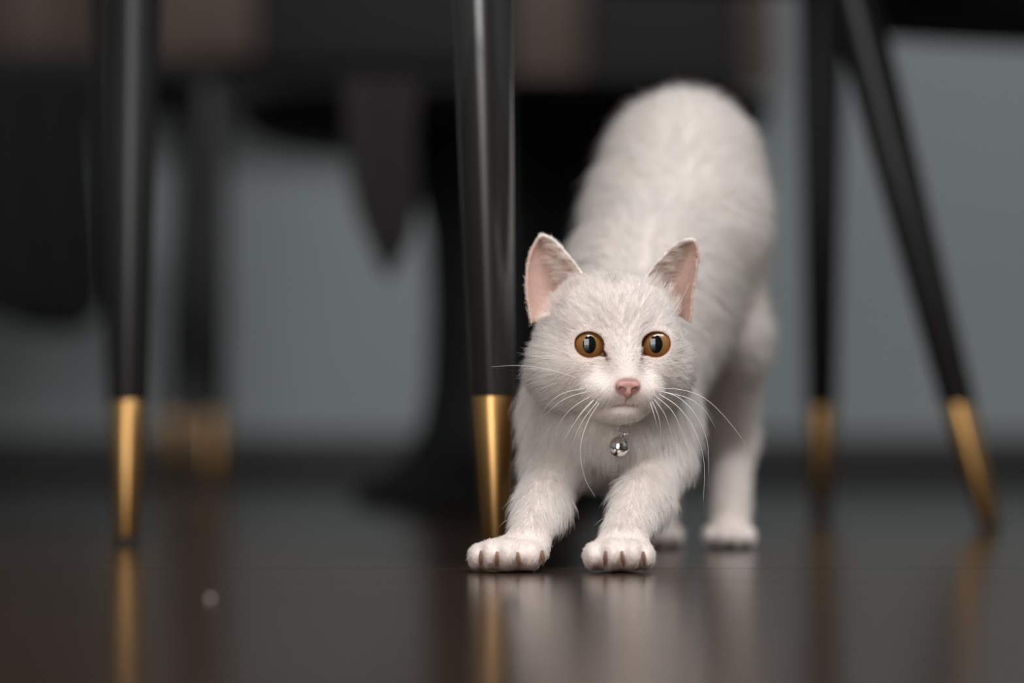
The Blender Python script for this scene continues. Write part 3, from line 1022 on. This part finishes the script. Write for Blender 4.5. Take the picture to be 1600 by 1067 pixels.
for i in range(nr + 1):
    th_ = math.pi * i / nr
    for k in range(na):
        a_ = 2 * math.pi * k / na
        rr = RB
        z = math.cos(th_)
        bulge = .035 * math.exp(-((z + .02) / .05) ** 2)             # seam where the halves meet
        slot = .10 * math.exp(-((math.sin(a_ - .6)) / .10) ** 2) * (1 if z < -.25 else 0)
        rr *= 1 + bulge - slot
        vv.append((rr * math.sin(th_) * math.cos(a_), rr * math.sin(th_) * math.sin(a_), rr * z))
for i in range(nr):
    for k in range(na):
        k2 = (k + 1) % na
        ff.append((i * na + k, (i + 1) * na + k, (i + 1) * na + k2, i * na + k2))
Rb = Matrix.Rotation(.20, 3, 'Y') @ Matrix.Rotation(.25, 3, 'X')
bell = mesh_obj('bell', [Rb @ Vector(p) + bc for p in vv], ff, M_steel); child(bell, col_e)
bell['label'] = 'round silver bell'
tp_ = bc + Rb @ Vector((0, 0, RB * .96)); tq = at(974.5, 674.5, DB - .001)
o = tube('hanger_loop', [tp_, tp_.lerp(tq, .5), tq], .0011, .0007, M_steel, None, n=8); o.parent = bell

# ------------------------------------------------------------------ fur
T = tri
area_t = .5 * np.linalg.norm(np.cross(V[T[:, 1]] - V[T[:, 0]], V[T[:, 2]] - V[T[:, 0]]), axis=1)
cen = V[T].mean(1); cn = VN[T].mean(1)
cn /= np.maximum(np.linalg.norm(cn, axis=1), 1e-9)[:, None]
rt = regions(cen, cn)
view = cn[:, 1]                                     # < 0 faces the lens
vis = np.where(view < .35, 1.0, .30)
dens = 1.5 * np.ones(len(T))                        # hairs per mm2
dens = np.where(rt['fleg'] > .3, 3.4, dens)
dens = np.where(rt['paw'] > .3, 7.0, dens)
dens = np.maximum(dens, rt['head'] * 6.5)
dens = np.where((cen[:, 1] < 1.70) & (dens < 3), 3.0, dens)
dens = np.where(rt['ear'] > .5, 4.0, dens)
dens *= vis
dens *= 1 - .93 * rt['inner']
dens *= smooth(.0004, .0022, rt['eye'])
dens *= smooth(.98, 1.3, rt['nose'])
dens *= smooth(.3, 1.0, rt['mouth'])
dens *= smooth(.2, .7, rt['phil'])
dens *= (cen[:, 2] > .0012)
for (cx_, cy_) in CLAWS:
    c = A(cx_, cy_, 1.54)
    dens *= 1 - .95 * smooth(2.2, 1.2, np.abs(cen[:, 0] - c[0]) * 1000) * smooth(6.5, 4.5, np.abs(cen[:, 2] - c[2]) * 1000) * (cen[:, 1] < 1.558)
expd = area_t * 1e6 * dens
cnt = np.floor(expd + rng.random(len(T))).astype(int)
ti = np.repeat(np.arange(len(T)), cnt)
NH = len(ti)
u1 = np.sqrt(rng.random(NH)); u2 = rng.random(NH)
w0, w1, w2 = 1 - u1, u1 * (1 - u2), u1 * u2
P = V[T[ti, 0]] * w0[:, None] + V[T[ti, 1]] * w1[:, None] + V[T[ti, 2]] * w2[:, None]
Nn = VN[T[ti, 0]] * w0[:, None] + VN[T[ti, 1]] * w1[:, None] + VN[T[ti, 2]] * w2[:, None]
Nn /= np.maximum(np.linalg.norm(Nn, axis=1), 1e-9)[:, None]
r = regions(P, Nn)
q = r['q']
# lengths (m)
nd = np.linalg.norm(q - np.array([0, 38, -27]), axis=1)
ln_head = np.clip(.9 + .13 * nd, 1.2, 5.2) + 2.5 * smooth(26, 42, np.abs(q[:, 0])) * smooth(2, -12, q[:, 2])
ln_body = np.where(P[:, 1] < 1.72, 13.0, 15.0)
ln = ln_body * (1 - r['head']) + ln_head * r['head']
ln = np.where(r['fleg'] > 0, ln * (1 - r['fleg']) + 8.0 * r['fleg'], ln)
ln = np.where(r['hleg'] > 0, ln * (1 - r['hleg']) + 7.5 * r['hleg'], ln)
ln = np.where(r['paw'] > 0, ln * (1 - r['paw']) + 2.4 * r['paw'], ln)
ln = np.where(r['hpaw'] > 0, ln * (1 - r['hpaw']) + 3.0 * r['hpaw'], ln)
ln = np.where(r['ear'] > .5, 2.2 + 1.0 * (1 - r['ev']), ln)
isin = (r['inner'] > .4)
ln = np.where(isin, 3.0, ln)
ln *= np.clip(smooth(-.0005, .006, r['eye']) + .22, 0, 1)
ln *= 1 - .60 * smooth(-37, -41, q[:, 2]) * smooth(8, 16, q[:, 1]) * smooth(-60, -52, q[:, 2])
guard = rng.random(NH) < .10
ln *= np.where(guard, rng.uniform(1.15, 1.7, NH), rng.uniform(.45, 1.05, NH))
# flow
back = np.array([.35, .8, .55])
flow = np.tile(np.array([.10, .62, .45]), (NH, 1))
flow[:, 2] -= 1.1 * smooth(-.1, .8, np.abs(Nn[:, 0]))       # flanks lie downwards
flow[:, 0] += .3 * Nn[:, 0]
chest = smooth(1.70, 1.64, P[:, 1]) * (1 - r['head'])
flow = flow * (1 - chest[:, None]) + np.array([0, .1, -1.0]) * chest[:, None]
legm = np.maximum(r['fleg'], r['hleg'])
flow = flow * (1 - legm[:, None]) + np.array([0, -.35, -1.0]) * legm[:, None]
flow = flow * (1 - r['paw'][:, None]) + np.array([0, -.8, -.5]) * r['paw'][:, None]
hd = q - np.array([0, 44, -24])
hd = hd / np.maximum(np.linalg.norm(hd, axis=1), 1e-6)[:, None]
hw = hd[:, [0]] * AX + hd[:, [1]] * AF + hd[:, [2]] * AZ
hw[:, 2] -= .35 * smooth(-5, -30, q[:, 2])
flow = flow * (1 - r['head'][:, None]) + hw * r['head'][:, None]
em = r['ear'] > .5
flow[em] = np.stack([.35 * r['eside'][em], np.full(em.sum(), .1), np.full(em.sum(), 1.0)], 1)
# hairs across the open ear start at the inner edge
flow[isin] = np.stack([np.sign(q[isin, 0]) * 1.0, np.full(isin.sum(), -.3), rng.normal(.25, .25, isin.sum())], 1)
# locks: slowly varying sideways push
def wob(Pm, sc, ph):
    a_ = Pm * sc
    return np.stack([np.sin(a_[:, 0] * 1.3 + 2.1 * np.sin(a_[:, 2] * .9 + ph) + a_[:, 1] * .7 + ph),
                     np.sin(a_[:, 1] * 1.1 + 1.7 * np.sin(a_[:, 0] * 1.2 + ph * 2) + ph * 1.7),
                     np.sin(a_[:, 2] * 1.2 + 1.9 * np.sin(a_[:, 1] * .8 + ph * 3) + a_[:, 0] + ph * .6)], 1)
wamp = np.where(r['head'] > .5, .16, np.where(legm > .2, .10, .22))
flow = flow + wamp[:, None] * (wob(P * 1000, .35, .4) + .8 * wob(P * 1000, .9, 1.9))
tang = flow - (flow * Nn).sum(1)[:, None] * Nn
tl = np.linalg.norm(tang, axis=1)
tang /= np.maximum(tl, 1e-6)[:, None]
tang += rng.normal(0, .16, (NH, 3))
lift = np.where(r['head'] > .5, .36, .45)[:, None] + rng.normal(0, .10, (NH, 1))
lift = np.where((r['ear'] > .5)[:, None], .5, lift)
lift = np.where((r['paw'] > .5)[:, None], .30, lift)
lift[guard] += np.where(r['head'] > .5, .15, .22)[guard][:, None]
stray = rng.random(NH) < .03
lift[stray] += .5
dirv = tang + lift * Nn
dirv /= np.linalg.norm(dirv, axis=1)[:, None]
tip = tang - .05 * Nn
tip[:, 2] -= .12
tip /= np.linalg.norm(tip, axis=1)[:, None]
NP = 5
ts = np.linspace(0, 1, NP)
PT = np.zeros((NH, NP, 3))
L3 = (ln * .001)[:, None]
P0 = P - Nn * .0003
for i, t_ in enumerate(ts):
    PT[:, i] = P0 + L3 * (dirv * (t_ - .5 * t_ * t_) + tip * (.5 * t_ * t_))
from mathutils.kdtree import KDTree
cidx = np.nonzero(rng.random(NH) < np.where(r['head'] > .5, 1 / 9, 1 / 11))[0]
kd = KDTree(len(cidx))
for n_, i_ in enumerate(cidx): kd.insert(P[i_], n_)
kd.balance()
near_c = np.fromiter((kd.find(p)[1] for p in P), np.int64, NH)
ci = cidx[near_c]
cs = np.where(r['head'] > .5, .42, np.where(r['paw'] > .3, .3, np.where(legm > .3, .42, .62))) * rng.uniform(.5, 1.1, NH)
cs = np.where(guard, cs * .5, cs)
same = (Nn * Nn[ci]).sum(1) > .6
cs = np.where(same, np.clip(cs, 0, .92), 0)
for i, t_ in enumerate(ts):
    k_ = (cs * t_ ** .8)[:, None]
    rel = PT[ci, i] - P0[ci]                      # shape of the lock's middle hair
    ll = (ln / ln[ci])[:, None]
    PT[:, i] = PT[:, i] * (1 - k_) + (P0[ci] + rel * np.clip(ll, .3, 1.6)) * k_
PT[:, :, 2] = np.maximum(PT[:, :, 2], .0006)
rb = np.where(r['head'] > .5, .085, np.where(r['paw'] > .3, .075, np.where(P[:, 1] < 1.70, .095, .16))) * .001
rb = np.where(r['ear'] > .5, .055e-3, rb)
prof = np.array([1.0, .95, .8, .55, .15])
# long hairs that cross the open ears from the inner edge
EP, EL = [], []
for s in (-1, 1):
    pts, uu, vv = SHEETS[s]
    G_ = pts.reshape(70, 60, 3)
    for lock in range(58):
        v_ = rng.beta(1.1, 1.7) * .8; u_ = rng.uniform(.03, .34) * (1 - .4 * v_)
        L_0 = rng.uniform(9, 17) * (1 - .55 * v_) * .001
        up = rng.normal(.30 + .5 * v_, .22)
        for k in range(12):
            p0 = G_[int(np.clip(v_ + rng.normal(0, .015), 0, 1) * 69), int(np.clip(u_ + rng.normal(0, .03), 0, 1) * 59)].copy()
            L_h = L_0 * rng.uniform(.7, 1.1); sp = rng.normal(0, .10, 3)
            d0 = np.array([s * .6, -.85, up + .25]) + sp; d1 = np.array([s * 1.0, .05, up * .4 - .20]) + sp
            d0 /= np.linalg.norm(d0); d1 /= np.linalg.norm(d1)
            EP.append([p0 + L_h * (d0 * (t_ - .5 * t_ * t_) + d1 * (.5 * t_ * t_)) for t_ in ts])
    for lock in range(60):                     # white locks at the foot of the opening
        u_ = rng.uniform(.05, .8)
        a_ = np.array([s * (14 + 24 * u_), 17 - 9 * u_, 23 - 16 * u_ + rng.normal(0, 2.5)])
        L_0 = rng.uniform(7, 13) * .001; lean = rng.normal(0, .15)
        for k in range(12):
            p0 = H(*(a_ + rng.normal(0, .9, 3)))
            L_h = L_0 * rng.uniform(.7, 1.1); sp = rng.normal(0, .08, 3)
            d0 = np.array([s * .25 + lean, -.30, 1.0]) + sp; d1 = np.array([s * .5 + lean, .45, .7]) + sp
            d0 /= np.linalg.norm(d0); d1 /= np.linalg.norm(d1)
            EP.append([p0 + L_h * (d0 * (t_ - .5 * t_ * t_) + d1 * (.5 * t_ * t_)) for t_ in ts])
EP = np.array(EP)
RAD = rb[:, None] * prof[None, :]
HC_ = np.tile(WHITE, (NH, 1)) * rng.uniform(.90, 1.06, (NH, 1))
# faint grey smudge on the crown, reddish shade by the nose and feet
sm = np.exp(-(((q[:, 0] + 3) / 3.5) ** 2 + ((q[:, 2] - 26.5) / 3.0) ** 2)) * (q[:, 1] > -5) * (rng.random(NH) < .5)
HC_ *= (1 - .60 * sm)[:, None]
skc = skin_colour(P, Nn, r)
near_n = smooth(1.9, 1.1, r['nose'])[:, None]
HC_ = HC_ * (1 - near_n) + skc * near_n
pwm = (r['paw'] * smooth(.014, .003, P[:, 2]) * .75)[:, None]
HC_ = HC_ * (1 - pwm) + skc * pwm
dk = smooth(.30, .12, skc.mean(1))[:, None] * .9
HC_ = HC_ * (1 - dk) + skc * dk
HC_ = np.clip(HC_, 0, .95)
PT = np.concatenate([PT, EP]); RAD = np.concatenate([RAD, np.full((len(EP), 1), .10e-3) * prof[None, :]])
HC_ = np.concatenate([HC_, np.tile(WHITE * np.array([1, .95, .92]), (len(EP), 1))])
NH = len(PT)

hc = bpy.data.hair_curves.new('fur')
hc.add_curves([NP] * NH)
hc.attributes['position'].data.foreach_set('vector', PT.astype(np.float32).ravel())
ra = hc.attributes.get('radius') or hc.attributes.new('radius', 'FLOAT', 'POINT')
ra.data.foreach_set('value', RAD.astype(np.float32).ravel())
tn = hc.attributes.new('tint', 'FLOAT_COLOR', 'CURVE')
tn.data.foreach_set('color', np.concatenate([HC_, np.ones((NH, 1))], 1).astype(np.float32).ravel())
m = bpy.data.materials.new('white_fur'); m.use_nodes = True
nt = m.node_tree
nt.nodes.remove(nt.nodes['Principled BSDF'])
at_n = nt.nodes.new('ShaderNodeAttribute'); at_n.attribute_name = 'tint'
hb = nt.nodes.new('ShaderNodeBsdfHairPrincipled')
hb.parametrization = 'COLOR'
nt.links.new(at_n.outputs['Color'], hb.inputs['Color'])
hb.inputs['Roughness'].default_value = .45
hb.inputs['Radial Roughness'].default_value = .6
db = nt.nodes.new('ShaderNodeBsdfDiffuse')
nt.links.new(at_n.outputs['Color'], db.inputs['Color'])
ms = nt.nodes.new('ShaderNodeMixShader'); ms.inputs[0].default_value = .5
nt.links.new(hb.outputs[0], ms.inputs[1]); nt.links.new(db.outputs[0], ms.inputs[2])
nt.links.new(ms.outputs[0], nt.nodes['Material Output'].inputs['Surface'])
hc.materials.append(m)
fur = bpy.data.objects.new('fur', hc)
COL.objects.link(fur)
fur.parent = cat
fur['kind'] = 'stuff'
fur['label'] = 'short white fur'
print('cat verts', len(V), 'hairs', NH)
